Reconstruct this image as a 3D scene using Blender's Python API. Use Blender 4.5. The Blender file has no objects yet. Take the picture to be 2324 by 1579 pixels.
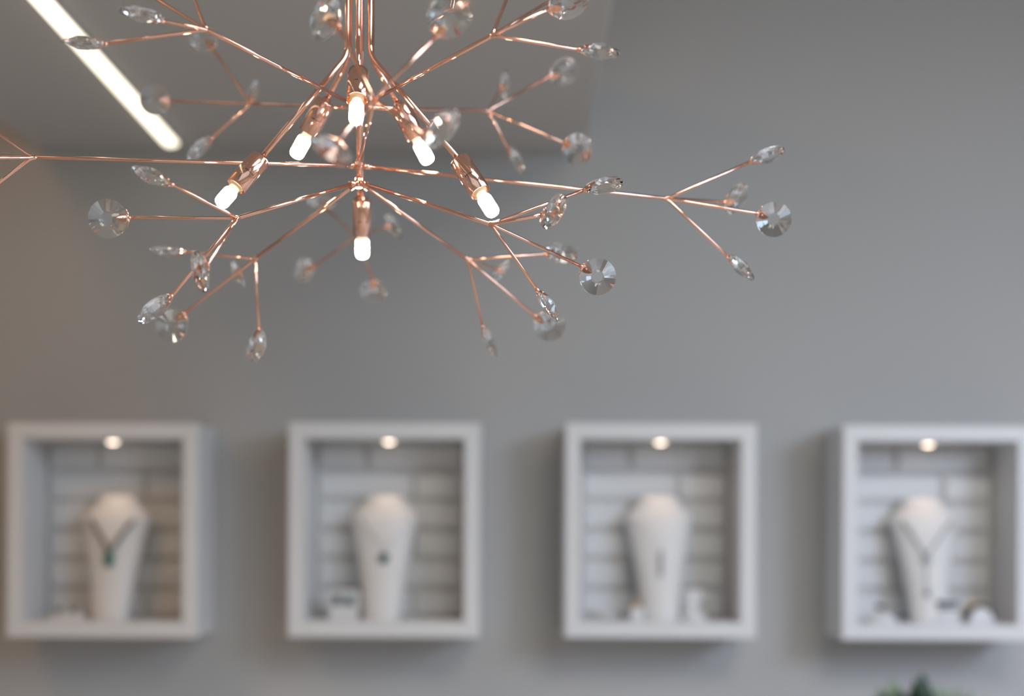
import bpy, math, random
from mathutils import Vector, Matrix

# ------------------------------------------------------------------ camera, world, lights, exposure
SC = bpy.context.scene
COL = SC.collection
W, H = 2324.0, 1579.0
LENS = 50.0
F = LENS / 36.0 * W            # focal length in pixels
PX, PY = 1162.0, 1180.0        # principal point (level camera with vertical shift)
ROLL = math.radians(0.29)
RGT = Vector((math.cos(ROLL), 0, math.sin(ROLL)))
UPV = Vector((-math.sin(ROLL), 0, math.cos(ROLL)))
FWD = Vector((0, 1, 0))

def at(px, py, Y):
    """world point seen at photo pixel (px,py) at depth Y (metres from the camera)"""
    return (RGT * (px - PX) + UPV * (PY - py)) * (Y / F) + FWD * Y

cd = bpy.data.cameras.new('camera')
cam = bpy.data.objects.new('camera', cd); COL.objects.link(cam)
cam.matrix_world = Matrix((( RGT.x, UPV.x, 0, 0), (0, 0, -1, 0), (RGT.z, UPV.z, 0, 0), (0, 0, 0, 1)))
cd.lens = LENS; cd.sensor_width = 36.0; cd.sensor_fit = 'HORIZONTAL'
cd.shift_y = (PY - H / 2) / W
cd.clip_start = 0.05
cd.dof.use_dof = True
cd.dof.focus_distance = 1.265
cd.dof.aperture_fstop = 2.3
cd.dof.aperture_blades = 0
SC.camera = cam

WALL_Y = 2.90
XL, XR, YN, ZF, ZC = -1.75, 2.45, -2.0, -1.65, 1.40

world = bpy.data.worlds.new('World'); SC.world = world
world.use_nodes = True
world.node_tree.nodes['Background'].inputs[0].default_value = (0.75, 0.87, 1.0, 1)
world.node_tree.nodes['Background'].inputs[1].default_value = 0.6

def light(name, kind, loc, aim, energy, color, **kw):
    l = bpy.data.lights.new(name, kind); l.energy = energy; l.color = color
    for k, v in kw.items(): setattr(l, k, v)
    o = bpy.data.objects.new(name, l); COL.objects.link(o)
    o.location = loc
    o.rotation_euler = (Vector(aim) - Vector(loc)).to_track_quat('-Z', 'Y').to_euler()
    return o
# daylight entering through the window in the right wall (broad skylight, and its steeper share from the high sky)
light('window_skylight', 'AREA', (2.38, 0.35, 0.68), (1.0, 0.55, -0.1), 36.0, (0.58, 0.78, 1.0),
      shape='RECTANGLE', size=2.3, size_y=1.05, spread=math.radians(150))
light('window_daylight', 'AREA', (2.30, -0.10, 0.80), (1.6, 2.9, -1.6), 22.0, (0.72, 0.78, 1.0),
      shape='RECTANGLE', size=1.2, size_y=1.0, spread=math.radians(90))
# weak fill added behind the camera, also for reflections in copper and crystals
light('rear_fill_light', 'AREA', (0.4, -1.93, 0.0), (0.4, 2.9, -0.6), 5.0, (1.0, 0.97, 0.9),
      shape='RECTANGLE', size=3.2, size_y=1.9, spread=math.radians(170))
# warm lamp inferred left of the raft, and an unseen overhead fill panel added
light('downlight_left', 'AREA', (-1.40, 1.2, 1.34), (-1.45, 2.6, -1.6), 12.5, (1.0, 0.53, 0.20),
      shape='SQUARE', size=0.5)
light('overhead_fill', 'AREA', (0.9, 0.2, 1.34), (0.9, 0.2, -1.6), 41.0, (1.0, 0.95, 0.86),
      shape='SQUARE', size=1.0)

SC.view_settings.view_transform = 'Standard'
SC.view_settings.look = 'None'
SC.view_settings.gamma = 1.0
SC.view_settings.use_curve_mapping = False
SC.view_settings.exposure = -0.02
SC.cycles.max_bounces = 16
SC.cycles.transmission_bounces = 14
SC.cycles.glossy_bounces = 6
SC.cycles.diffuse_bounces = 4
SC.cycles.sample_clamp_indirect = 6.0
SC.cycles.caustics_reflective = True
SC.cycles.caustics_refractive = False
SC.cycles.blur_glossy = 0.5

# ------------------------------------------------------------------ materials
def mat(name, color, rough=0.5, metal=0.0, trans=0.0, ior=1.45, emit=None, estr=0.0, noise=None, bump=None, aniso=0.0, coat=0.0):
    m = bpy.data.materials.new(name); m.use_nodes = True
    nt = m.node_tree; b = nt.nodes['Principled BSDF']
    b.inputs['Base Color'].default_value = (*color, 1)
    b.inputs['Roughness'].default_value = rough
    b.inputs['Metallic'].default_value = metal
    b.inputs['Transmission Weight'].default_value = trans
    b.inputs['IOR'].default_value = ior
    b.inputs['Coat Weight'].default_value = coat
    b.inputs['Anisotropic'].default_value = aniso
    if emit:
        b.inputs['Emission Color'].default_value = (*emit, 1)
        b.inputs['Emission Strength'].default_value = estr
    if noise or bump:
        tc = nt.nodes.new('ShaderNodeTexCoord'); n = nt.nodes.new('ShaderNodeTexNoise')
        nt.links.new(tc.outputs['Object'], n.inputs['Vector'])
        n.inputs['Scale'].default_value = (noise or bump)[0]
        if noise:
            r = nt.nodes.new('ShaderNodeValToRGB')
            d = noise[1]
            r.color_ramp.elements[0].color = tuple(c * (1 - d) for c in color) + (1,)
            r.color_ramp.elements[1].color = tuple(min(1, c * (1 + d)) for c in color) + (1,)
            nt.links.new(n.outputs['Fac'], r.inputs['Fac']); nt.links.new(r.outputs['Color'], b.inputs['Base Color'])
        if bump:
            bp = nt.nodes.new('ShaderNodeBump'); bp.inputs['Strength'].default_value = bump[1]; bp.inputs['Distance'].default_value = 0.002
            nt.links.new(n.outputs['Fac'], bp.inputs['Height']); nt.links.new(bp.outputs['Normal'], b.inputs['Normal'])
    return m

M = {
    'wall':    mat('grey wall paint', (0.43, 0.43, 0.425), 0.75, noise=(3.0, 0.015), bump=(160, 0.15)),
    'ceiling': mat('pale grey ceiling paint', (0.42, 0.42, 0.415), 0.85, noise=(3.0, 0.01)),
    'raft':    mat('grey raft paint', (0.52, 0.51, 0.50), 0.85, noise=(3.0, 0.01)),
    'side':    mat('warm white wall paint', (0.62, 0.59, 0.55), 0.8, noise=(2.0, 0.02)),
    'floor':   mat('pale stone floor', (0.60, 0.54, 0.47), 0.35, noise=(5.0, 0.25)),
    'white':   mat('white lacquer', (0.70, 0.705, 0.715), 0.45, noise=(8.0, 0.01)),
    'brick':   mat('white glazed brick', (0.66, 0.67, 0.68), 0.35, noise=(14.0, 0.03)),
    'grout':   mat('grey grout', (0.54, 0.54, 0.53), 0.8, noise=(60.0, 0.05)),
    'leather': mat('white leatherette', (0.70, 0.69, 0.68), 0.55, noise=(60.0, 0.02), bump=(500, 0.2)),
    'copper':  mat('polished copper', (0.95, 0.56, 0.43), 0.09, 1.0, noise=(40.0, 0.06)),
    'copper2': mat('brushed copper', (0.95, 0.58, 0.46), 0.12, 1.0, noise=(40.0, 0.04)),
    'ceramic': mat('beige ceramic', (0.78, 0.66, 0.47), 0.4, noise=(30.0, 0.03)),
    'mark':    mat('printed mark', (0.03, 0.02, 0.015), 0.6),
    'crystal': mat('lead crystal', (1.0, 1.0, 1.0), 0.0, 0.0, 1.0, 1.52),
    'silver':  mat('silver', (0.62, 0.61, 0.60), 0.28, 1.0, noise=(50.0, 0.05)),
    'dullsilver': mat('dull silver', (0.30, 0.31, 0.32), 0.45, 0.6, noise=(50.0, 0.05)),
    'gold':    mat('gold', (0.85, 0.58, 0.32), 0.3, 1.0, noise=(50.0, 0.05)),
    'cord':    mat('grey cord', (0.15, 0.15, 0.13), 0.6, noise=(80.0, 0.15)),
    'teal':    mat('teal stone', (0.01, 0.14, 0.12), 0.3, noise=(60.0, 0.3)),
    'darkteal':mat('dark teal stone', (0.008, 0.075, 0.085), 0.3, noise=(60.0, 0.3)),
    'violet':  mat('dark violet stone', (0.035, 0.022, 0.04), 0.3, noise=(60.0, 0.3)),
    'greystone': mat('grey green stone', (0.20, 0.22, 0.20), 0.4, noise=(60.0, 0.2)),
    'leaf':    mat('dark green leaf', (0.022, 0.055, 0.028), 0.5, noise=(9.0, 0.35)),
    'leafp':   mat('pale green leaf', (0.20, 0.27, 0.17), 0.5, noise=(9.0, 0.2)),
    'pot':     mat('white pot glaze', (0.75, 0.75, 0.74), 0.3, noise=(9.0, 0.03)),
    'soil':    mat('soil', (0.04, 0.03, 0.02), 0.9, noise=(60.0, 0.4)),
    'frame':   mat('dark window frame', (0.05, 0.05, 0.05), 0.4),
    'glass':   mat('window glass', (1, 1, 1), 0.0, 0.0, 1.0, 1.45),
    'strip':   mat('strip light diffuser', (1, 0.95, 0.85), 0.5, emit=(1.0, 0.90, 0.70), estr=2.6),
    'puck':    mat('spotlight lens', (1, 0.9, 0.8), 0.5, emit=(1.0, 0.80, 0.64), estr=6.5),
    'down':    mat('added panel diffuser', (1, 0.9, 0.8), 0.5, emit=(1.0, 0.9, 0.78), estr=0.35),
}
def bulb_material():
    m = bpy.data.materials.new('frosted bulb glass'); m.use_nodes = True
    nt = m.node_tree; b = nt.nodes['Principled BSDF']
    b.inputs['Base Color'].default_value = (1, 0.95, 0.85, 1); b.inputs['Roughness'].default_value = 0.4
    tc = nt.nodes.new('ShaderNodeTexCoord'); sp = nt.nodes.new('ShaderNodeSeparateXYZ')
    mr = nt.nodes.new('ShaderNodeMapRange')       # dimmer at the pinched neck, full over the capsule (local z runs down the bulb)
    mr.inputs['From Min'].default_value = 0.0055; mr.inputs['From Max'].default_value = 0.012
    mr.inputs['To Min'].default_value = 0.9; mr.inputs['To Max'].default_value = 80.0
    nt.links.new(tc.outputs['Object'], sp.inputs[0]); nt.links.new(sp.outputs['Z'], mr.inputs['Value'])
    b.inputs['Emission Color'].default_value = (1.0, 0.83, 0.60, 1)
    nt.links.new(mr.outputs['Result'], b.inputs['Emission Strength'])
    return m
M['bulb'] = bulb_material()

# ------------------------------------------------------------------ mesh helpers
def frame_z(d):
    d = d.normalized()
    a = Vector((0, 0, 1)) if abs(d.z) < 0.9 else Vector((1, 0, 0))
    x = a.cross(d).normalized(); y = d.cross(x)
    return x, y, d

class MB:
    def __init__(s): s.v = []; s.f = []; s.sm = []
    def add(s, vs, fs, smooth=False):
        n = len(s.v); s.v += [Vector(v) for v in vs]
        s.f += [tuple(i + n for i in f) for f in fs]; s.sm += [smooth] * len(fs)
        return s
    def box(s, a, b, bev=0.0):
        x0, y0, z0 = a; x1, y1, z1 = b
        if bev <= 0:
            vs = [(x, y, z) for x in (x0, x1) for y in (y0, y1) for z in (z0, z1)]
            return s.add(vs, [(0,1,3,2),(4,6,7,5),(0,4,5,1),(2,3,7,6),(0,2,6,4),(1,5,7,3)])
        vs = []; idx = {}
        for ix, (x, dx) in enumerate(((x0, 1), (x1, -1))):
            for iy, (y, dy) in enumerate(((y0, 1), (y1, -1))):
                for iz, (z, dz) in enumerate(((z0, 1), (z1, -1))):
                    for k in range(3):
                        p = [x + dx*bev, y + dy*bev, z + dz*bev]; p[k] = (x, y, z)[k]
                        idx[(ix, iy, iz, k)] = len(vs); vs.append(p)
        fs = []
        for k in range(3):
            o = [i for i in range(3) if i != k]
            for sd in (0, 1):
                q = []
                for (u, w) in ((0,0),(1,0),(1,1),(0,1)):
                    c = [0,0,0]; c[k] = sd; c[o[0]] = u; c[o[1]] = w; q.append(idx[(*c, k)])
                fs.append(tuple(q))
        for k in range(3):       # edges parallel to axis k
            o = [i for i in range(3) if i != k]
            for u in (0, 1):
                for w in (0, 1):
                    c0 = [0,0,0]; c0[o[0]] = u; c0[o[1]] = w; c1 = list(c0); c1[k] = 1
                    fs.append((idx[(*c0, o[0])], idx[(*c1, o[0])], idx[(*c1, o[1])], idx[(*c0, o[1])]))
        for ix in (0,1):
            for iy in (0,1):
                for iz in (0,1): fs.append(tuple(idx[(ix,iy,iz,k)] for k in range(3)))
        return s.add(vs, fs)
    def tube(s, pts, r, n=12, cap=True, closed=False):
        pts = [Vector(p) for p in pts]; m = len(pts)
        rr = r if isinstance(r, (list, tuple)) else [r] * m
        vs = []; x = None
        for i, p in enumerate(pts):
            if closed: d = pts[(i+1) % m] - pts[i-1]
            else: d = pts[min(i+1, m-1)] - pts[max(i-1, 0)]
            d.normalize()
            if x is None: x, y, _ = frame_z(d)
            else:
                x = (x - d * x.dot(d)).normalized(); y = d.cross(x)
            # mitre scale for sharp bends
            k = 1.0
            if 0 < i < m-1:
                a = (pts[i]-pts[i-1]).normalized(); k = 1.0 / max(0.6, a.dot(d))
            vs += [p + (x*math.cos(t) + y*math.sin(t)) * rr[i] * k for t in (2*math.pi*j/n for j in range(n))]
        fs = []
        for i in range(m if closed else m-1):
            i2 = (i+1) % m
            fs += [(i*n+j, i*n+(j+1) % n, i2*n+(j+1) % n, i2*n+j) for j in range(n)]
        base = len(s.v); s.add(vs, fs, True)
        if cap and not closed:
            s.f += [tuple(base + j for j in reversed(range(n))), tuple(base + (m-1)*n + j for j in range(n))]; s.sm += [False, False]
        return s
    def lathe(s, prof, o=(0,0,0), d=(0,0,1), n=24, smooth=True, close=True, sx=1.0):
        o = Vector(o); x, y, z = frame_z(Vector(d)) if tuple(d) != (0,0,1) else (Vector((1,0,0)), Vector((0,1,0)), Vector((0,0,1)))
        vs = []
        for (r, h) in prof:
            vs += [o + x*math.cos(2*math.pi*j/n)*r*sx + y*math.sin(2*math.pi*j/n)*r + z*h for j in range(n)]
        fs = [(i*n+j, i*n+(j+1) % n, (i+1)*n+(j+1) % n, (i+1)*n+j) for i in range(len(prof)-1) for j in range(n)]
        base = len(s.v); s.add(vs, fs, smooth)
        if close:
            s.f += [tuple(base+j for j in reversed(range(n))), tuple(base+(len(prof)-1)*n+j for j in range(n))]; s.sm += [False, False]
        return s
    def ball(s, c, r, n=12, sc=(1,1,1)):
        c = Vector(c); m = n//2; vs = []; fs = []
        for i in range(1, m):
            t = math.pi*i/m
            vs += [c + Vector((r*sc[0]*math.sin(t)*math.cos(2*math.pi*j/n), r*sc[1]*math.sin(t)*math.sin(2*math.pi*j/n), r*sc[2]*math.cos(t))) for j in range(n)]
        for i in range(m-2): fs += [(i*n+j, (i+1)*n+j, (i+1)*n+(j+1)%n, i*n+(j+1)%n) for j in range(n)]
        a = len(vs); vs += [c + Vector((0,0,r*sc[2])), c - Vector((0,0,r*sc[2]))]
        fs += [(a, j, (j+1)%n) for j in range(n)] + [(a+1, (m-2)*n+(j+1)%n, (m-2)*n+j) for j in range(n)]
        return s.add(vs, fs, True)
    def mesh(s, name, m, origin=Vector((0,0,0))):
        me = bpy.data.meshes.new(name)
        me.from_pydata([v - origin for v in s.v], [], s.f)
        me.materials.append(m)
        me.polygons.foreach_set('use_smooth', s.sm)
        me.update()
        import bmesh
        b = bmesh.new(); b.from_mesh(me); bmesh.ops.recalc_face_normals(b, faces=b.faces); b.to_mesh(me); b.free()
        return me
    def build(s, name, m, parent=None, worldorigin=None, own=None):
        """verts are in world coordinates; own = world point that becomes this object's origin"""
        po = WORG.get(parent.name, Vector((0,0,0))) if parent else Vector((0,0,0))
        oo = Vector(own) if own is not None else po
        o = bpy.data.objects.new(name, s.mesh(name, m, oo)); COL.objects.link(o)
        if parent: o.parent = parent
        o.location = oo - po
        WORG[o.name] = oo
        return o

WORG = {}
def tag(o, label=None, cat=None, group=None, kind=None):
    if label: o['label'] = label
    if cat: o['category'] = cat
    if group: o['group'] = group
    if kind: o['kind'] = kind
    return o
def thing(name, loc, label, cat, group=None):
    o = bpy.data.objects.new(name, None); COL.objects.link(o)
    o.empty_display_size = 0.05
    o.location = loc; WORG[o.name] = Vector(loc)
    return tag(o, label, cat, group)
def struct(name, mb, m):
    o = mb.build(name, m); o['kind'] = 'structure'; return o

def fillet(a, b, c, r, n=8):
    """rounded corner at b between a and c"""
    u = (a-b).normalized(); v = (c-b).normalized()
    p0 = b + u*r; p1 = b + v*r
    return [p0*(1-t)**2 + b*2*t*(1-t) + p1*t*t for t in (i/n for i in range(n+1))]

# ------------------------------------------------------------------ room shell
T = 0.12
struct('wall_back', MB().box((XL-T, WALL_Y, ZF-T), (XR+T, WALL_Y+T, ZC+T)), M['wall'])
struct('wall_left', MB().box((XL-T, YN, ZF), (XL, WALL_Y, ZC)), M['side'])
SX0, SX1, SZ0, SZ1 = -1.25, 2.05, -1.0, 1.0           # unseen opening added behind the camera for fill light and reflections
fr = MB()
fr.box((XL-T, YN-T, ZF), (SX0, YN, ZC)); fr.box((SX1, YN-T, ZF), (XR+T, YN, ZC))
fr.box((SX0, YN-T, ZF), (SX1, YN, SZ0)); fr.box((SX0, YN-T, SZ1), (SX1, YN, ZC))
struct('wall_front', fr, M['side'])
w2 = MB()
w2.box((SX0, YN-.08, SZ0), (SX1, YN-.03, SZ0+.05)); w2.box((SX0, YN-.08, SZ1-.05), (SX1, YN-.03, SZ1))
for k in range(4): w2.box((SX0+k*(SX1-SX0-.05)/3, YN-.08, SZ0+.05), (SX0+k*(SX1-SX0-.05)/3+.05, YN-.03, SZ1-.05))
w2o = struct('added_window', w2, M['frame'])  # frame of the added rear opening
MB().box((SX0+.05, YN-.058, SZ0+.05), (SX1-.05, YN-.052, SZ1-.05)).build('pane', M['glass'], w2o)
struct('floor', MB().box((XL-T, YN-T, ZF-T), (XR+T, WALL_Y, ZF)), M['floor'])
struct('ceiling', MB().box((XL-T, YN-T, ZC), (XR+T, WALL_Y, ZC+T)), M['ceiling'])
WY0, WY1, WZ0, WZ1 = -0.90, 1.60, 0.05, 1.25          # window opening in the right wall
r = MB()
r.box((XR, YN, ZF), (XR+T, WY0, ZC)); r.box((XR, WY1, ZF), (XR+T, WALL_Y, ZC))
r.box((XR, WY0, ZF), (XR+T, WY1, WZ0)); r.box((XR, WY0, WZ1), (XR+T, WY1, ZC))
struct('wall_right', r, M['side'])
w = MB(); fw = 0.045
w.box((XR+0.03, WY0, WZ0), (XR+0.08, WY1, WZ0+fw)); w.box((XR+0.03, WY0, WZ1-fw), (XR+0.08, WY1, WZ1))
for y in (WY0, (WY0+WY1)/2 - fw/2, WY1-fw): w.box((XR+0.03, y, WZ0+fw), (XR+0.08, y+fw, WZ1-fw))
wo = struct('window_1', w, M['frame'])
MB().box((XR+0.05, WY0+fw, WZ0+fw), (XR+0.056, WY1-fw, WZ1-fw)).build('pane', M['glass'], wo)
# suspended ceiling raft over the boxes
RX0, RX1, RZ = -0.977, 0.142, 0.752
struct('trim_1', MB().box((RX0, YN+0.6, RZ), (RX1, WALL_Y, RZ+0.14), 0.002), M['raft'])

# linear light set in the raft
sx = -0.682
t = thing('linear_ceiling_light', (sx, 1.0, RZ), 'long thin glowing linear light running along the grey ceiling raft', 'ceiling light')
MB().box((sx-0.0165, -1.0, RZ-0.006), (sx+0.0165, 2.835, RZ+0.0), 0.0015).build('housing', M['white'], t)
d_ = MB(); n_ = 12; pr = [(math.cos(math.pi*i/n_), -math.sin(math.pi*i/n_)) for i in range(n_+1)]
ya, yb = -0.99, 2.828
vs = [(sx+0.0145*c, y, RZ-0.0062+0.007*s_) for y in (ya, yb) for (c, s_) in pr]
k_ = n_+1
d_.add(vs, [(i, i+1, k_+i+1, k_+i) for i in range(n_)] + [tuple(range(k_)), tuple(range(2*k_-1, k_-1, -1)), (0, k_, 2*k_-1, k_-1)], False)
d_.build('diffuser', M['strip'], t)

# unseen housings added around the two ceiling area lights; lower faces glow faintly
for (x, y, hs, lab) in ((-1.40, 1.2, 0.26, 'unseen small square warm panel fitting added on the high ceiling left of the raft'), (0.9, 0.2, 0.51, 'unseen large square fill panel added on the high ceiling right of the raft')):
    t = thing('added_panel_light', (x, y, ZC), lab, 'ceiling light')
    MB().box((x-hs, y-hs, ZC-0.05), (x+hs, y+hs, ZC-0.0005), 0.003).build('housing', M['white'], t)
    MB().box((x-hs+.012, y-hs+.012, ZC-0.054), (x+hs-.012, y+hs-.012, ZC-0.05)).build('diffuser', M['down'], t)

# ------------------------------------------------------------------ chandelier
D0 = 1.35
HX = at(815, 300, D0).x
CH = Vector((HX, D0, RZ))
ch = thing('chandelier', CH, 'branching copper chandelier with six glowing capsule bulbs and round faceted crystals', 'chandelier')

H2 = Vector((HX, D0, at(815, 244, D0).z))     # upper hub
H1 = Vector((HX, D0, at(815, 376, D0).z))     # middle hub
H3 = Vector((HX, D0, at(815, 413, D0).z))     # lower hub

MB().tube([CH + Vector((0,0,0.0)), H3 + Vector((0,0,-0.004))], 0.0031, 16).build('center_rod', M['copper'], ch)
MB().lathe([(0.002,-0.03),(0.012,-0.028),(0.014,-0.02),(0.055,-0.018),(0.06,-0.014),(0.06,0.0)], CH, n=40).build('ceiling_canopy', M['copper2'], ch)

# crystal meshes, built once and shared
R = 0.0167; TH = 0.0110; NS = 14
SUB = 4                                   # rim points per facet, so the rim stays round
RT, ZT = 0.29*R, 0.5*TH
def facet_z(r, off, slope):              # height of the facet plane at radius r, angle off from the facet's middle
    return ZT - slope*(r*math.cos(off) - RT*math.cos(math.pi/NS))
SL = (ZT - 0.05*TH) / (R*0.999 - RT)
cm = MB()
NR = NS*SUB
def half(sgn, rot):
    tab = [(RT*math.cos(2*math.pi*(j-0.5+rot)/NS), RT*math.sin(2*math.pi*(j-0.5+rot)/NS), sgn*ZT) for j in range(NS)]
    rim = []
    for k in range(NR):
        a = 2*math.pi*(k/SUB - 0.5)/NS; off = (a*NS/(2*math.pi) + 0.5) % 1.0 - 0.5
        if k % SUB == 0: off = 0.5
        a += 2*math.pi*rot/NS
        rim.append((R*math.cos(a), R*math.sin(a), sgn*facet_z(R, off*2*math.pi/NS, SL)))
    return tab, rim
t1, r1 = half(1, 0.0); t2, r2 = half(-1, 0.5)
sh = SUB//2                               # the lower rim starts half a facet further round
r2 = r2[-sh:] + r2[:-sh]
vv = t1 + r1 + r2 + t2; ff = [tuple(range(NS)), tuple(reversed(range(NS+2*NR, 2*NS+2*NR)))]
for j in range(NS):
    a = NS + j*SUB
    ff.append((j,) + tuple(NS + (j*SUB+q) % NR for q in range(SUB+1)) + ((j+1) % NS,))
    ff.append((NS+2*NR+j,) + tuple(NS+NR + (j*SUB+q+sh) % NR for q in range(SUB+1)) + (NS+2*NR+(j+1) % NS,))
for k in range(NR): ff.append((NS+k, NS+(k+1) % NR, NS+NR+(k+1) % NR, NS+NR+k))
cm.add(vv, ff, False)
CRYSTAL = cm.mesh('crystal', M['crystal'])

def zface(x, y):
    r = math.hypot(x, y); r = min(max(r, 0.29*R), R)
    return min(ZT, ZT - SL*(r*0.985 - RT*math.cos(math.pi/NS)))
def clasp_mesh():
    c = MB(); th = 0.0006; e = 0.00035
    for sgn in (1, -1):
        pts_t = []; pts_b = []; n = 10
        rows = []
        for i in range(n+1):
            u = i/n
            x = R*(1.02 - 0.58*u)
            hw = R*0.215*math.sin(math.pi*(0.20 + 0.80*u))**0.75 if u < 1 else 0.0002
            row = [(x, y) for y in (-hw, -hw*0.5, 0, hw*0.5, hw)]
            rows.append(row)
        vs = []
        for off in (e, e+th):
            for row in rows:
                for (x, y) in row: vs.append((x, y, sgn*(zface(x, y)+off)))
        m = 5; L = (n+1)*m; fs = []
        for i in range(n):
            for j in range(m-1):
                a = i*m+j
                fs += [(a, a+1, a+m+1, a+m), (L+a, L+a+m, L+a+m+1, L+a+1)]
        for i in range(n):
            for j in (0, m-1):
                a = i*m+j; fs.append((a, a+m, L+a+m, L+a))
        for j in range(m-1):
            fs.append((j, j+1, L+j+1, L+j)); a = n*m+j; fs.append((a, a+1, L+a+1, L+a))
        c.add(vs, fs, False)
        # pin head
        c.ball((0.80*R, 0, sgn*(zface(0.8*R, 0)+e+th)), 0.0009, 8)
    # collar that joins the two petals over the rim, and the two side prongs
    c.box((R*1.005, -R*0.14, -TH*0.16), (R*1.06, R*0.14, TH*0.16), 0.0003)
    for s_ in (1, -1):
        a = [(R*1.045*math.cos(t), s_*R*1.045*math.sin(t), 0) for t in (0.10, 0.2, 0.3, 0.4, 0.5)]
        c.tube(a, [0.0007, 0.0007, 0.0006, 0.0005, 0.0003], 6)
    c.ball((R*1.075, 0, 0), 0.0021, 10)
    return c.mesh('clasp', M['copper'])
CLASP = clasp_mesh()

ARM_R, TWIG_R = 0.00185, 0.00150
VIEW = Vector((0, -1, 0))
def crystal(parent_node, cx, cy, cosn, phi, depth, ex, ey, spin):
    """one crystal: centre, how face-on it is, direction in which it looks squeezed, depth and side its stem joins"""
    c = at(cx, cy, depth)
    vw = (-c).normalized()                                    # towards the camera
    rx = (RGT - vw*RGT.dot(vw)).normalized(); uy = (UPV - vw*UPV.dot(vw)).normalized()
    a = math.radians(phi); dirp = (rx*math.cos(a) - uy*math.sin(a)).normalized()
    e2 = (rx*ex - uy*ey).normalized()
    best = None
    for sg in (1, -1):
        n = (vw*cosn + dirp*sg*math.sqrt(1-cosn*cosn)).normalized()
        t = -(e2.dot(n)) / (vw.dot(n))
        t = max(-2.5, min(2.5, t))
        e3 = e2 + vw*t; e3 = (e3 - n*e3.dot(n)).normalized()
        p = c + e3*R*1.08
        score = (p - parent_node).length
        if best is None or score < best[0]: best = (score, n, e3, p)
    _, n, e3, p = best
    y = n.cross(e3).normalized()
    m = Matrix(((e3.x, y.x, n.x, c.x-CH.x), (e3.y, y.y, n.y, c.y-CH.y), (e3.z, y.z, n.z, c.z-CH.z), (0,0,0,1)))
    o = bpy.data.objects.new('crystal', CRYSTAL); COL.objects.link(o); o.parent = ch; o.matrix_local = m
    k = bpy.data.objects.new('clasp', CLASP); COL.objects.link(k); k.parent = o
    k['label'] = 'copper leaf-shaped clasp'
    return p

def sag(a, b, k=0.0):
    return [a, b]
# node: hub, (px,py,depth), crystals (cx, cy, face-on, squeeze angle, depth, ex, ey)
BR = [
 (H1, (76, 357, 1.28), [(-130, 215, .5, 60, 1.24, 36, 24), (-150, 348, .9, 10, 1.36, 42, 2), (-160, 362, .3, 80, 1.20, 42, -2), (-118, 502, .5, -60, 1.27, 34, -26)]),
 (H1, (1510, 450, 1.38), [(1743, 353, .42, 72, 1.38, -40, 14), (1671, 450, .55, 30, 1.47, -26, 8), (1757, 498, .97, 20, 1.37, -37, -13), (1683, 607, .27, -44, 1.37, -28, -22)]),
 (H1, (848, 226, 1.07), [(1021, 36, .90, 80, 1.05, -24, 34), (739, 42, .60, 20, 1.08, 27, 15), (1001, 292, .50, 42, 1.01, -30, 10), (756, 342, .42, 124, 0.99, 13, -25)]),
 (H1, (808, 535, 1.64), [(730, 458, .45, 88, 1.74, 8, 12), (893, 513, .35, -30, 1.72, -16, 1), (690, 615, .62, 10, 1.72, 20, -8), (848, 662, .72, 100, 1.70, 0, -24)]),
 (H2, (470, 68, 1.17), [(188, 97, .05, 88, 1.13, 48, 2), (320, 32, .28, 97, 1.13, 38, 12), (248, -68, .5, 60, 1.2, 38, 22), (388, -128, .5, 20, 1.2, 20, 40)]),
 (H2, (1115, 81, 1.17), [(1292, 3, .80, 60, 1.16, -42, 15), (1362, 116, .30, 98, 1.17, -46, -3), (1345, -58, .5, 60, 1.22, -36, 22), (1190, -112, .5, 20, 1.2, -14, 40)]),
 (H2, (569, 235, 1.56), [(462, 87, .78, 60, 1.58, 16, 17), (350, 227, .96, 10, 1.60, 36, 2), (452, 338, .42, 47, 1.55, 20, -17), (571, 214, .22, 23, 1.68, 2, 15)]),
 (H2, (1106, 251, 1.56), [(1145, 190, .22, 5, 1.66, -8, 10), (1282, 163, .85, 45, 1.60, -30, 8), (1311, 338, .90, 0, 1.53, -30, -13), (1174, 365, .25, -25, 1.56, -14, -16)]),
 (H3, (540, 494, 1.24), [(343, 399, .25, 111, 1.17, 38, 16), (245, 496, .985, 10, 1.22, 50, -2), (455, 616, .36, -10, 1.14, 18, -18), (351, 702, .42, 50, 1.19, 32, -26)]),
 (H3, (580, 586, 1.46), [(379, 569, .15, 93, 1.44, 37, 2), (540, 623, .2, -21, 1.58, 10, -9), (390, 739, .95, 10, 1.47, 24, -24), (582, 786, .5, 16, 1.45, 4, -30)]),
 (H3, (1112, 508, 1.24), [(1372, 420, .42, 80, 1.24, -42, 10), (1257, 479, .45, 31, 1.20, -26, 8), (1357, 628, .985, 20, 1.30, -32, -20), (1245, 695, .15, -33, 1.25, -24, -34)]),
 (H3, (1060, 588, 1.46), [(1274, 574, .58, 105, 1.46, -34, 2), (1138, 613, .2, 40, 1.56, -10, -4), (1247, 739, .94, 90, 1.48, -30, -20), (1111, 776, .2, -25, 1.50, -12, -27)]),
]
for bi, (hub, nd, crs) in enumerate(BR):
    N = at(*nd)
    dirn = (N - hub).normalized()
    b = MB()
    b.tube([hub + dirn*0.002, N], ARM_R, 12)
    br = b.build('branch', M['copper'], ch)
    for ci, cr in enumerate(crs):
        p = crystal(N, *cr, ci)
        e = (p - N).normalized()
        st = N + dirn*0.0005
        kn = N + dirn*0.004 + e*0.004
        tb = MB().tube(fillet(N - dirn*0.006, N + (dirn + e)*0.0012, p, 0.005, 5) + [p], TWIG_R, 10)
        tb.build('twig', M['copper'], br)

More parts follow.
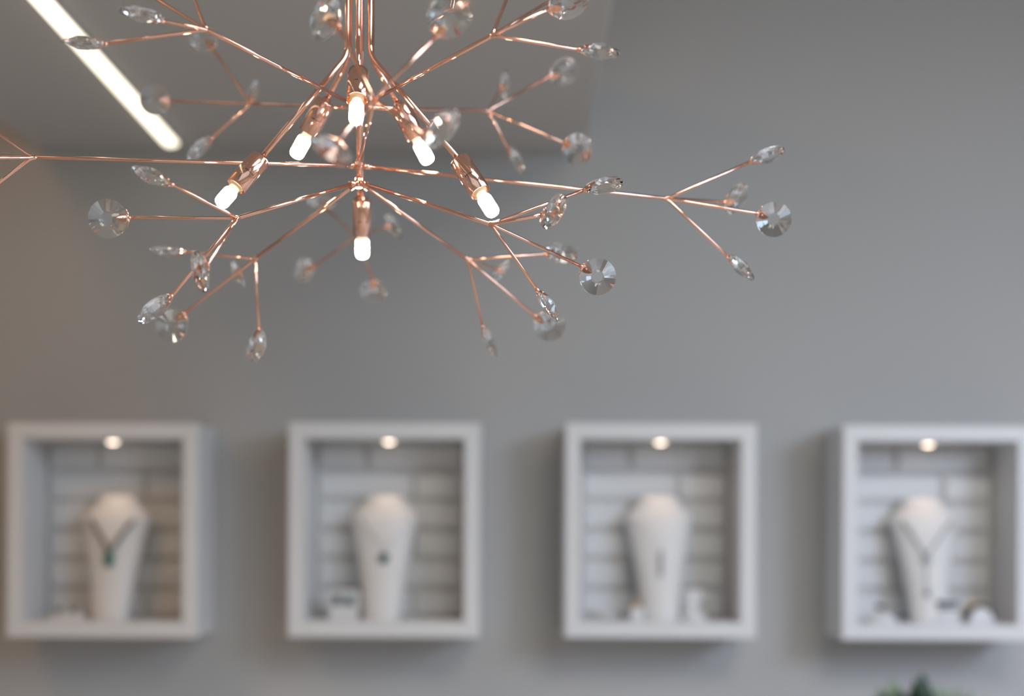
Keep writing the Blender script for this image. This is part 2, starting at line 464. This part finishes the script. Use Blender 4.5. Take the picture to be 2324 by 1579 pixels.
def hub_mesh(hub, radial, lo, hi, rr=0.0027, ll=0.012):
    b = MB().lathe([(0.0033, hi), (0.0039, hi-0.0008), (0.0039, lo+0.0008), (0.0033, lo)], hub, n=20)
    for d in radial: b.tube([hub + d*0.002, hub + d*ll], rr, 14)
    return b
for hb, ks, lo, hi in ((H1, (0,1,2,3), -0.0042, 0.0042), (H2, (4,5,6,7), -0.0042, 0.0042), (H3, (8,9,10,11), -0.0055, 0.004)):
    hub_mesh(hb, [(at(*BR[k][1]) - hb).normalized() for k in ks], lo, hi).build('hub', M['copper'], ch)

# lamp arms: bent tube > socket > bulb
def lamp(ring_az, top, bot, tip, bend_z):
    Pt, Pb, Pe = at(*top), at(*bot), at(*tip)
    ax = (Pb - Pt).normalized()
    rr = 0.0125
    o = Vector((HX + rr*math.cos(ring_az), D0 + rr*math.sin(ring_az), 0))
    A = Vector((o.x, o.y, RZ - 0.018)); B = Vector((o.x, o.y, bend_z)); C = Pt + ax*0.002
    path = [A] + fillet(A, B, C, min(0.010, (C-B).length*0.45), 10) + [C]
    la = MB().tube(path, 0.0026, 14).build('lamp_arm', M['copper'], ch)
    L = (Pb - Pt).length
    rs = 0.0098
    MB().lathe([(0.0026, -0.003), (0.0042, -0.0028), (0.0044, 0.0), (rs-0.0012, 0.0), (rs, 0.0012), (rs, L), (rs-0.0005, L+0.0002), (rs-0.0007, L),
                (rs-0.0007, 0.0016), (0.0026, 0.0014)], Pt, ax, 36, close=False).build('socket', M['copper2'], la)
    c = MB().lathe([(0.004, 0.010), (0.0074, 0.010), (0.0074, L-0.0015), (0.0062, L+0.001), (0.0035, L+0.001)], Pt, ax, 28, sx=0.92)
    c.build('ceramic_holder', M['ceramic'], la)
    # terminal screws beside the bulb
    x, y, z = frame_z(ax)
    s_ = MB()
    for sg in (1, -1): s_.lathe([(0.0012, 0), (0.0012, 0.0008), (0.0006, 0.0012)], Pb - ax*0.004 + x*sg*0.0082, ax, 8)
    s_.build('terminal_screws', M['gold'], la)
    # bulb with its own origin/axes so the material can read the distance from its neck
    LB = (Pe - Pb).length
    rb = 0.0068
    prof = [(0.0030, -0.006), (0.0040, -0.005), (0.0046, 0.001), (0.0052, 0.004), (rb-0.0004, 0.0065), (rb, 0.008), (rb, LB-0.0055), (rb*0.93, LB-0.0030), (rb*0.72, LB-0.0011), (rb*0.4, LB-0.0002), (0.0006, LB)]
    me = MB().lathe(prof, n=24).mesh('bulb', M['bulb'])
    o_ = bpy.data.objects.new('bulb', me); COL.objects.link(o_); o_.parent = la
    m = Matrix(((x.x, y.x, z.x, Pb.x-CH.x), (x.y, y.y, z.y, Pb.y-CH.y), (x.z, y.z, z.z, Pb.z-CH.z), (0,0,0,1)))
    o_.matrix_local = Matrix.Translation(-la.location) @ m
    # row of small printed marks half way down the socket, on the side seen from below/front
    vc = (-(Pt + ax*L*0.5)); vc = (vc - ax*vc.dot(ax)).normalized(); vs_ = ax.cross(vc)
    mk = MB(); rnd = random.Random(int(top[0]))
    for k in range(7):
        a = math.radians(-30 + k*8.5)
        n = vc*math.cos(a) + vs_*math.sin(a); tg = ax.cross(n)
        wd = 0.00025 + 0.0003*rnd.random(); hh = 0.00025 + 0.0006*rnd.random()
        q = Pt + ax*(L*0.56) + n*(rs+0.00005)
        vs4 = [q + tg*sx_*wd + ax*sz_*hh + n*dn for dn in (0, 0.00006) for sx_, sz_ in ((-1,-1),(1,-1),(1,1),(-1,1))]
        if rnd.random() < 0.8: mk.add(vs4, [(0,1,2,3),(4,7,6,5),(0,4,5,1),(1,5,6,2),(2,6,7,3),(3,7,4,0)])
    mk.build('printed_mark', M['mark'], la)

zbA = at(785, 126, 1.345).z; zbB = at(790, 136, 1.36).z
az = math.radians
lamp(az(210), (592, 359, 1.297), (535, 423, 1.287), (504, 472, 1.281), zbA)
lamp(az(330), (1043, 363, 1.297), (1090, 437, 1.287), (1121, 491, 1.281), zbA)
lamp(az(90),  (821, 452, 1.460), (822, 531, 1.480), (822, 586, 1.494), zbA)
lamp(az(270), (813, 163, 1.317), (810, 227, 1.298), (807, 282, 1.285), zbB + 0.012)
lamp(az(150), (740, 229, 1.367), (700, 301, 1.377), (677, 362, 1.385), zbB)
lamp(az(30),  (905, 237, 1.367), (944, 312, 1.377), (974, 372, 1.385), zbB)

# ------------------------------------------------------------------ display boxes
YFR, BW, BH, BT = 2.742, 0.3685, 0.4140, 0.0300
PAN = 2.876
BOXES = []
info = [(232, 1203, 'leftmost white wall display box, with tiled back and thick grey necklace with teal pendant inside'),
        (871, 1202.5, 'white wall display box second from left, holding a bust with fine necklace and teal pendant'),
        (1499.5, 1204, 'white wall display box third from left, bust with long pale bar pendant inside'),
        (2129, 1209, 'rightmost white wall display box, cut by the photo edge, with Y-shaped necklace and bracelets')]
def display_box(px, py, lab):
    c = at(px, py, YFR); x0, x1 = c.x-BW/2, c.x+BW/2; z0, z1 = c.z-BH/2, c.z+BH/2
    t = thing('display_box', (c.x, WALL_Y, z0), lab, 'display box', 'white display boxes on the wall')
    b = MB(); e = 0.0015
    b.box((x0, YFR, z0), (x1, WALL_Y-0.0005, z0+BT), e); b.box((x0, YFR, z1-BT), (x1, WALL_Y-0.0005, z1), e)
    b.box((x0, YFR, z0+BT-0.001), (x0+BT, WALL_Y-0.0005, z1-BT+0.001), e); b.box((x1-BT, YFR, z0+BT-0.001), (x1, WALL_Y-0.0005, z1-BT+0.001), e)
    b.build('casing', M['white'], t)
    # brick back panel: grout plate with raised bevelled bricks
    bx0, bx1, bz0, bz1 = x0+BT, x1-BT, z0+BT, z1-BT
    p = MB().box((bx0, PAN+0.008, bz0), (bx1, WALL_Y-0.002, bz1))
    pitch, bl, g = 0.0595, 0.220, 0.0080
    zt = bz1 - 0.006; row = 0
    while zt > bz0 + 0.006:
        zb = max(zt - (pitch - 2*g), bz0 + 0.001)
        off = (0.107 if row % 2 == 0 else 0.202) - bl
        x = bx0 + off
        while x < bx1:
            a, b_ = max(x + g, bx0 + 0.013), min(x + bl - g, bx1 - 0.013)
            if b_ - a > 0.012:
                q = 0.008
                # chamfered brick face
                zz = max(zb, bz0+0.001)
                vs = [(a-g*0.45, PAN+0.008, zz-g*0.45), (b_+g*0.45, PAN+0.008, zz-g*0.45), (b_+g*0.45, PAN+0.008, zt+g*0.45), (a-g*0.45, PAN+0.008, zt+g*0.45),
                      (a, PAN, zz), (b_, PAN, zz), (b_, PAN, zt), (a, PAN, zt)]
                vs = [(min(max(vx, bx0), bx1), vy, min(max(vz, bz0), bz1)) for vx, vy, vz in vs]
                p.add(vs, [(4,5,6,7), (0,1,5,4), (1,2,6,5), (2,3,7,6), (3,0,4,7), (0,3,2,1)])
            x += bl
        zt -= pitch; row += 1
    po_ = p.build('brick_panel', M['brick'], t)
    po_.data.materials.append(M['grout'])
    for f_ in po_.data.polygons:
        if min(po_.data.vertices[i].co.y for i in f_.vertices) + WORG[po_.name].y > PAN + 0.0075: f_.material_index = 1

    lx = c.x + (0.0045 if px < 1800 else -0.004); ly = YFR + 0.055
    lz = z1 - BT
    s = MB().lathe([(0.0135, 0.0), (0.0135, -0.003), (0.0105, -0.0035), (0.0105, -0.001)], (lx, ly, lz), close=False, n=28).build('spotlight', M['white'], t)
    MB().lathe([(0.0104, -0.0008), (0.0104, -0.0030), (0.0088, -0.0052), (0.0060, -0.0066), (0.0030, -0.0072), (0.0004, -0.0074)], (lx, ly, lz), n=28).build('spotlight_lens', M['puck'], s, own=None)
    light('box_spotlight', 'SPOT', (lx, ly, lz-0.009), (lx, ly+0.012, z0), 0.31, (1.0, 0.72, 0.50), spot_size=math.radians(76), spot_blend=1.0, shadow_soft_size=0.01)
    return dict(c=c, fl=bz0, x0=bx0, x1=bx1, top=bz1)
BX = [display_box(*i) for i in info]

# ------------------------------------------------------------------ necklace busts
prof_b = [(0.0, .0360, .025), (0.03, .0362, .026), (0.15, .0390, .027), (0.375, .0455, .030), (0.65, .0585, .033), (0.78, .0660, .034), (0.825, .0685, .033),
          (0.85, .0650, .031), (0.88, .0560, .029), (0.91, .0460, .027), (0.94, .0430, .026), (0.965, .0400, .024), (0.985, .0350, .020), (1.0, .0260, .013)]
BHT = 0.246
def interp(h):
    for (a, b) in zip(prof_b, prof_b[1:]):
        if a[0] <= h <= b[0]:
            t = (h-a[0])/(b[0]-a[0]); return (a[1]+(b[1]-a[1])*t, a[2]+(b[2]-a[2])*t)
    return prof_b[-1][1:]
def bust_center(bx, by, fl, h): return Vector((bx, by + 0.056*h, fl + BHT*h))
def surf(bx, by, fl, dx, h, off=0.0):
    w_, d_ = interp(h); c = bust_center(bx, by, fl, h)
    k = max(0.0, 1 - (dx/w_)**2)
    return Vector((bx + dx, c.y - d_*math.sqrt(k) - off, c.z))
def bust(bx, by, fl, lab):
    n = 32; hs = [0, .015, .08, .15, .25, .375, .45, .55, .65, .72, .78, .805, .825, .8375, .85, .865, .88, .895, .91, .925, .94, .9525, .965, .975, .985, .994, 1.0]
    vs = []; fs = []
    for h in hs:
        w_, d_ = interp(h); c = bust_center(bx, by, fl, h)
        if h == 0: w_ -= 0.001
        vs += [c + Vector((w_*math.cos(2*math.pi*j/n), d_*math.sin(2*math.pi*j/n) * (1.0 if math.sin(2*math.pi*j/n) < 0 else 0.6), 0)) for j in range(n)]
    for i in range(len(hs)-1): fs += [(i*n+j, i*n+(j+1)%n, (i+1)*n+(j+1)%n, (i+1)*n+j) for j in range(n)]
    m = MB().add(vs, fs, True)
    m.f += [tuple(reversed(range(n))), tuple((len(hs)-1)*n + j for j in range(n))]; m.sm += [False, False]
    o = m.build('necklace_bust', M['leather'], None, own=(bx, by, fl))
    return tag(o, lab, 'jewelry bust', 'white necklace busts')
def vline(bx, by, fl, xa, ha, hb, xb=0.0, r=0.001, xl=None):
    """points of a chain: left shoulder -> bottom of the V -> right shoulder, lying on the bust"""
    pts = []
    n = 14
    xl = xl if xl is not None else -xa
    for i in range(n+1):
        u = i/n; dx = xl + (xb-xl)*(u**0.9); h = ha + (hb-ha)*(u**1.05)
        pts.append(surf(bx, by, fl, dx, h, r))
    for i in range(1, n+1):
        u = 1-i/n; dx = xa + (xb-xa)*(u**0.9); h = ha + (hb-ha)*(u**1.05)
        pts.append(surf(bx, by, fl, dx, h, r))
    return pts

BY = 2.794
bxs = [at(250, 1408, 2.795).x, at(867, 1408, 2.795).x, at(1498, 1408, 2.795).x, at(2108, 1408, 2.795).x]
blab = ['white necklace bust wearing a thick grey necklace, in the leftmost box',
        'white necklace bust with fine chain and dark teal pendant, in second box from left',
        'white necklace bust with long pale bar pendant, in third box from left',
        'white necklace bust with silver Y-shaped chain, in the rightmost box']
for i in range(4): bust(bxs[i], BY, BX[i]['fl'], blab[i])
E = 0.0005

def stone(c, r, sc=(1, 0.45, 1)): return MB().ball(c, r, 16, sc)
# 1: thick grey necklace, teal pendant
fl = BX[0]['fl']; bx = bxs[0]
t = thing('necklace', surf(bx, BY, fl, 0, .55), 'thick grey necklace with oblong teal pendant on the leftmost bust', 'necklace')
MB().tube(vline(bx, BY, fl, .043, .80, .535, r=0.0044), 0.0042, 8).build('cord', M['cord'], t)
pc = surf(bx, BY, fl, 0, .49, 0.007)
MB().ball(pc, 0.0100, 14, (0.95, 0.5, 1.75)).build('pendant', M['teal'], t)
# 2
fl = BX[1]['fl']; bx = bxs[1]
t = thing('necklace', surf(bx, BY, fl, 0, .55), 'fine chain necklace with small dark teal pendant on the second bust', 'necklace')
MB().tube(vline(bx, BY, fl, .050, .80, .56, r=0.0014, xb=.004), 0.0011, 6).build('chain', M['silver'], t)
pc = surf(bx, BY, fl, 0.004, .495, 0.006)
MB().ball(pc, 0.0100, 14, (0.95, 0.5, 1.15)).build('pendant', M['darkteal'], t)
# 3
fl = BX[2]['fl']; bx = bxs[2]
t = thing('necklace', surf(bx, BY, fl, 0, .55), 'fine necklace with long pale bar pendant on the third bust', 'necklace')
MB().tube(vline(bx, BY, fl, .052, .81, .565, r=0.0006), 0.0004, 6).build('chain', M['silver'], t)
b = MB(); n_ = 9
for k in range(n_):
    h = .55 - .185*k/(n_-1); b.ball(surf(bx, BY, fl, 0.0, h, 0.0035), 0.0040, 8, (1.0, .5, .9))
b.build('pendant', M['dullsilver'], t)
# 4 : Y necklace
fl = BX[3]['fl']; bx = bxs[3]
t = thing('necklace', surf(bx, BY, fl, 0, .5), 'silver Y-shaped chain necklace with ring and drop on the rightmost bust', 'necklace')
MB().tube(vline(bx, BY, fl, .050, .81, .52, r=0.0028, xb=-.008), 0.0026, 8).build('chain', M['dullsilver'], t)
c0 = surf(bx, BY, fl, -.008, .50, 0.004)
MB().tube([c0 + Vector((0.0075*math.cos(a), 0, 0.0075*math.sin(a))) for a in (2*math.pi*k/16 for k in range(16))], 0.0018, 8, closed=True).build('ring', M['dullsilver'], t)
MB().tube([surf(bx, BY, fl, -.008, h, 0.002) for h in (.47, .40, .33, .26)], 0.0014, 6).build('drop_chain', M['dullsilver'], t)
MB().ball(surf(bx, BY, fl, -.008, .24, 0.005), 0.0065, 12, (1, .5, 1.2)).build('pendant', M['dullsilver'], t)

# ------------------------------------------------------------------ small jewellery on the box floors
def earring(c, m, lab, r=0.006, drop=1.2, grp=None):
    t = thing('earring', c, lab, 'earring', grp)
    MB().ball(c, r, 14, (1, .5, drop)).build('stone', m, t)
    MB().tube([c + Vector((0, 0, r*drop*0.9)), c + Vector((0, .001, r*drop*0.9 + .004)), c + Vector((0, .004, r*drop*0.9+.003))], 0.0006, 6).build('hook', M['silver'], t)
# box 1: low wedge stand with two grey-green studs
fl = BX[0]['fl']; y = 2.79
x = at(155, 1400, y).x
w_ = MB(); w_.add([(x-.036, y-.012, fl+E), (x+.036, y-.012, fl+E), (x+.036, y+.018, fl+E), (x-.036, y+.018, fl+E), (x-.018, y-.002, fl+.020), (x+.018, y-.002, fl+.020), (x+.018, y+.012, fl+.020), (x-.018, y+.012, fl+.020)],
    [(0,1,2,3), (4,5,6,7), (0,1,5,4), (1,2,6,5), (2,3,7,6), (3,0,4,7)])
tag(w_.build('earring_stand', M['white'], None, own=(x, y, fl)), 'low white wedge earring stand on the floor of the leftmost box', 'earring stand')
for dx, dz, lab in ((-.0135, .020, 'left grey-green round earring on the low stand in the leftmost box'), (.0145, .022, 'right grey-green round earring on the low stand in the leftmost box')):
    t = thing('earring', (x+dx, y-.008, fl+dz), lab, 'earring', 'grey-green earrings in the leftmost box')
    MB().ball((x+dx, y-.011, fl+dz), .0085, 14, (1.1, .5, .9)).build('stone', M['greystone'], t)
    MB().tube([(x+dx, y-.010, fl+dz), (x+dx, y+.002, fl+dz-.003)], .0006, 6).build('post', M['silver'], t)
# box 2: upright card stand with two teal drops
fl = BX[1]['fl']; x = at(780, 1400, y).x
st = MB(); st.box((x-.028, y-.012, fl+E), (x+.028, y+.014, fl+.012), .001); st.box((x-.028, y+.004, fl+.012), (x+.028, y+.010, fl+.058), .001)
tag(st.build('earring_stand', M['white'], None, own=(x, y, fl)), 'small white upright earring stand in the second box from left', 'earring stand')
for dx, dz, lab in ((-.0120, .040, 'left teal drop earring on the stand in the second box'), (.0115, .038, 'right teal drop earring on the stand in the second box')):
    earring(Vector((x+dx, y-.002, fl+dz)), M['darkteal'], lab, .0080, 1.35, 'teal earrings in the second box')
# box 3: silver cuff lying, block with gold ring, T stand with drops
fl = BX[2]['fl']; x = at(1365, 1400, y).x
MBc = MB().tube([(x + .030*math.cos(a) , y + .012*math.sin(a), fl + .0052 + .010*abs(math.sin(a*0.5))) for a in (2*math.pi*k/28 for k in range(28))], .0030, 8, closed=True)
tag(MBc.build('bracelet', M['silver'], None, own=(x, y, fl)), 'thin silver bracelet lying on the floor of the third box', 'bracelet')
x = at(1446, 1400, y-.02).x; yy = y-.02
tag(MB().box((x-.013, yy-.009, fl+E), (x+.013, yy+.007, fl+.026), .0012).build('ring_block', M['white'], None, own=(x, yy, fl)), 'small white block left of the bust foot in the third box', 'display block')
t = thing('finger_ring', (x-.002, yy, fl+.026), 'small gold ring on the white block in the third box', 'ring')
MB().tube([(x-.002+.0075*math.cos(a), yy, fl+.026+.0090+.0075*math.sin(a)) for a in (2*math.pi*k/20 for k in range(20))], .0013, 8, closed=True).build('band', M['gold'], t)
MB().ball((x-.002, yy, fl+.0432), .0034, 8).build('stone', M['gold'], t)
x = at(1573, 1400, y).x
t = thing('earring_stand', (x, y, fl), 'white T-shaped earring stand at the right of the third box', 'earring stand')
MB().lathe([(.028, E), (.028, .006), (.020, .014), (.012, .018)], (x, y, fl), n=24).build('base', M['white'], t)
MB().box((x-.010, y-.004, fl+.016), (x+.010, y+.004, fl+.048), .001).build('post', M['white'], t)
MB().box((x-.017, y-.005, fl+.048), (x+.017, y+.005, fl+.060), .001).build('crossbar', M['white'], t)
t = thing('earring', (x+.026, y-.004, fl+.040), 'pale silver hoop earring hanging right of the T-shaped stand', 'earring')
MB().tube([(x+.0225+.0100*math.cos(a), y-.002, fl+.0490+.0100*math.sin(a)) for a in (2*math.pi*k/20 for k in range(20))], .0012, 8, closed=True).build('hoop', M['silver'], t)
# box 4: ring on low dish, two cuff bracelets on blocks
fl = BX[3]['fl']; x = at(1998, 1400, y).x
tag(MB().lathe([(.034, E), (.034, .004), (.026, .012), (.016, .018), (.010, .020)], (x, y, fl), n=28, sx=1.0).build('ring_stand', M['white'], None, own=(x, y, fl)), 'low white ring stand at the left of the rightmost box', 'ring stand')
t = thing('finger_ring', (x, y, fl+.020), 'silver ring with dark violet stone on the low white stand', 'ring')
MB().tube([(x+.0085*math.cos(a), y, fl+.0215+.0055*math.sin(a)) for a in (2*math.pi*k/20 for k in range(20))], .0012, 8, closed=True).build('band', M['silver'], t)
MB().ball((x, y-.001, fl+.0310), .0095, 12, (1.15, .8, .55)).build('stone', M['violet'], t)
x = at(2150, 1400, y-.012).x; yy = y-.012
st = MB(); st.box((x-.022, yy-.012, fl+E), (x+.022, yy+.012, fl+.014), .001); st.box((x-.016, yy-.006, fl+.014), (x+.016, yy+.008, fl+.046), .003); st.box((x+.016, yy-.006, fl+.014), (x+.022, yy+.008, fl+.052), .002)
tag(st.build('bracelet_stand', M['white'], None, own=(x, yy, fl)), 'square white bracelet stand beside the bust in the rightmost box', 'bracelet stand')
t = thing('bracelet', (x, yy, fl+.036), 'dark violet and grey bracelet on the square stand in the rightmost box', 'bracelet')
def loop(x, y, z, a, b, r, m, nm, par, n=22):
    def P(th):
        c_, s_ = math.cos(th), math.sin(th)
        q = 1.0 / (abs(c_)**4 + abs(s_)**4)**0.25
        return (x + a*c_*q, y + b*s_*q, z)
    MB().tube([P(2*math.pi*k/n) for k in range(n)], r, 8, closed=True).build(nm, m, par)
loop(x-.001, yy+.001, fl+.040, .0178, .0095, .0042, M['violet'], 'band', t)
loop(x-.001, yy+.001, fl+.0300, .0172, .0088, .0026, M['greystone'], 'band', t)
x = at(2222, 1400, y).x
cush = MB(); n_ = 14
arc = [(.021*math.cos(math.pi*i/n_), .021*math.sin(math.pi*i/n_)) for i in range(n_+1)]
vs = [(x+a, yy_, fl+.010+b) for yy_ in (y-.016, y+.012) for a, b in arc]; k_ = n_+1
cush.add(vs, [(i, i+1, k_+i+1, k_+i) for i in range(n_)] + [tuple(range(k_)), tuple(range(2*k_-1, k_-1, -1)), (0, k_-1, 2*k_-1, k_)])
cush.box((x-.024, y-.018, fl+E), (x+.024, y+.014, fl+.010), .001)
tag(cush.build('bracelet_cushion', M['white'], None, own=(x, y, fl)), 'arched white cushion at the right of the rightmost box', 'bracelet cushion')
t = thing('bracelet', (x, y, fl+.012), 'arched striped cuff bracelet over the white cushion in the rightmost box', 'bracelet')
for k, (rr_, mm, dy) in enumerate(((.0245, 'violet', -.010), (.0262, 'greystone', -.004), (.0275, 'violet', .003), (.0295, 'gold', .009))):
    MB().tube([(x+rr_*math.cos(a), y+dy, fl+.0115+rr_*math.sin(a)) for a in (math.pi*i/16 for i in range(17))], .0030, 8).build('band', M[mm], t)

# ------------------------------------------------------------------ counter and plant below the boxes
cy0, cy1, ct = 2.30, 2.897, -0.72
t = thing('display_counter', (1.0, 2.6, ZF), 'low white display counter against the wall below the boxes', 'counter')
MB().box((-1.5, cy0+.02, ZF+.08), (1.9, cy1, ct-.03), .003).build('body', M['white'], t)
MB().box((-1.52, cy0, ct-.03), (1.92, cy1, ct), .003).build('countertop', M['white'], t)
MB().box((-1.45, cy0+.06, ZF+.0005), (1.85, cy1-.02, ZF+.08)).build('plinth', M['frame'], t)

pb = at(2090, 1600, 2.62); pb = Vector((pb.x, 2.62, ct))
pl = thing('potted_plant', pb, 'leafy green potted plant below the rightmost display box', 'plant')
MB().lathe([(.050, 0.0005), (.058, .004), (.072, .11), (.076, .118), (.076, .130), (.068, .130), (.066, .112), (.002, .110)], pb, n=32, close=False).build('pot', M['pot'], pl)
MB().lathe([(.066, .112), (.050, .118), (.002, .120)], pb, n=24, close=False).build('soil', M['soil'], pl)
rnd = random.Random(5)
def leaf(mb, base, tip, wid, bend):
    d = tip - base; L = d.length; d = d.normalized()
    side = d.cross(Vector((rnd.uniform(-.3, .3), -1, rnd.uniform(-.3, .3)))).normalized(); nrm = side.cross(d)
    n = 8; vs = []
    for off in (0.0, 0.0006):
        for i in range(n+1):
            u = i/n; hw = wid*math.sin(math.pi*min(1, (u*0.94+.04)))**0.8*(1-.35*u)
            c = base + d*L*u + nrm*(bend*math.sin(math.pi*u)) + nrm*off
            vs += [c - side*hw + nrm*hw*.25, c, c + side*hw + nrm*hw*.25]
    m = 3; S = (n+1)*m; fs = []
    for i in range(n):
        for j in range(2):
            a = i*m+j; fs += [(a, a+1, a+m+1, a+m), (S+a, S+a+m, S+a+m+1, S+a+1)]
        for j in (0, 2): a = i*m+j; fs.append((a, a+m, S+a+m, S+a))
    fs += [(0,1,S+1,S), (1,2,S+2,S+1), (n*m, n*m+1, S+n*m+1, S+n*m), (n*m+1, n*m+2, S+n*m+2, S+n*m+1)]
    mb.add(vs, fs, True)
tops = [(2092, 1527, .024, 'leaf', 2.63), (2078, 1540, .018, 'leaf', 2.66), (2104, 1545, .016, 'leaf', 2.60), (2022, 1540, .024, 'leafp', 2.60), (1996, 1560, .020, 'leafp', 2.64), (2040, 1560, .022, 'leaf', 2.58),
        (2012, 1570, .022, 'leaf', 2.62), (2062, 1568, .020, 'leafp', 2.66), (2128, 1556, .018, 'leafp', 2.66), (2150, 1560, .020, 'leafp', 2.58), (2175, 1556, .016, 'leafp', 2.62), (2205, 1568, .018, 'leafp', 2.60),
        (2140, 1578, .022, 'leaf', 2.66), (1975, 1585, .018, 'leaf', 2.6), (2190, 1582, .020, 'leaf', 2.62), (2235, 1584, .014, 'leafp', 2.6)]
stems = MB()
for (tx, ty, wd, mm, dp) in tops:
    tip = at(tx, ty, dp); st0 = pb + Vector((rnd.uniform(-.02, .02), rnd.uniform(-.02, .02), .118))
    base = st0.lerp(tip, 0.72) ; base.z -= 0.01
    stems.tube([st0, st0.lerp(base, .5) + Vector((0, 0, .012)), base], .0016, 6)
    m_ = MB(); leaf(m_, base, tip, wd, .006); m_.build('leaf', M[mm], pl)
for k in range(16):
    a = rnd.uniform(0, 6.28); rr_ = rnd.uniform(.05, .12); zz = rnd.uniform(.17, .31)
    tip = pb + Vector((rr_*math.cos(a), rr_*math.sin(a), zz)); st0 = pb + Vector((0.02*math.cos(a), 0.02*math.sin(a), .118))
    base = st0.lerp(tip, .5)
    stems.tube([st0, base], .0014, 6)
    m_ = MB(); leaf(m_, base, tip, .017, .006); m_.build('leaf', M['leafp' if k % 3 == 0 else 'leaf'], pl)
stems.build('stems', M['leaf'], pl)
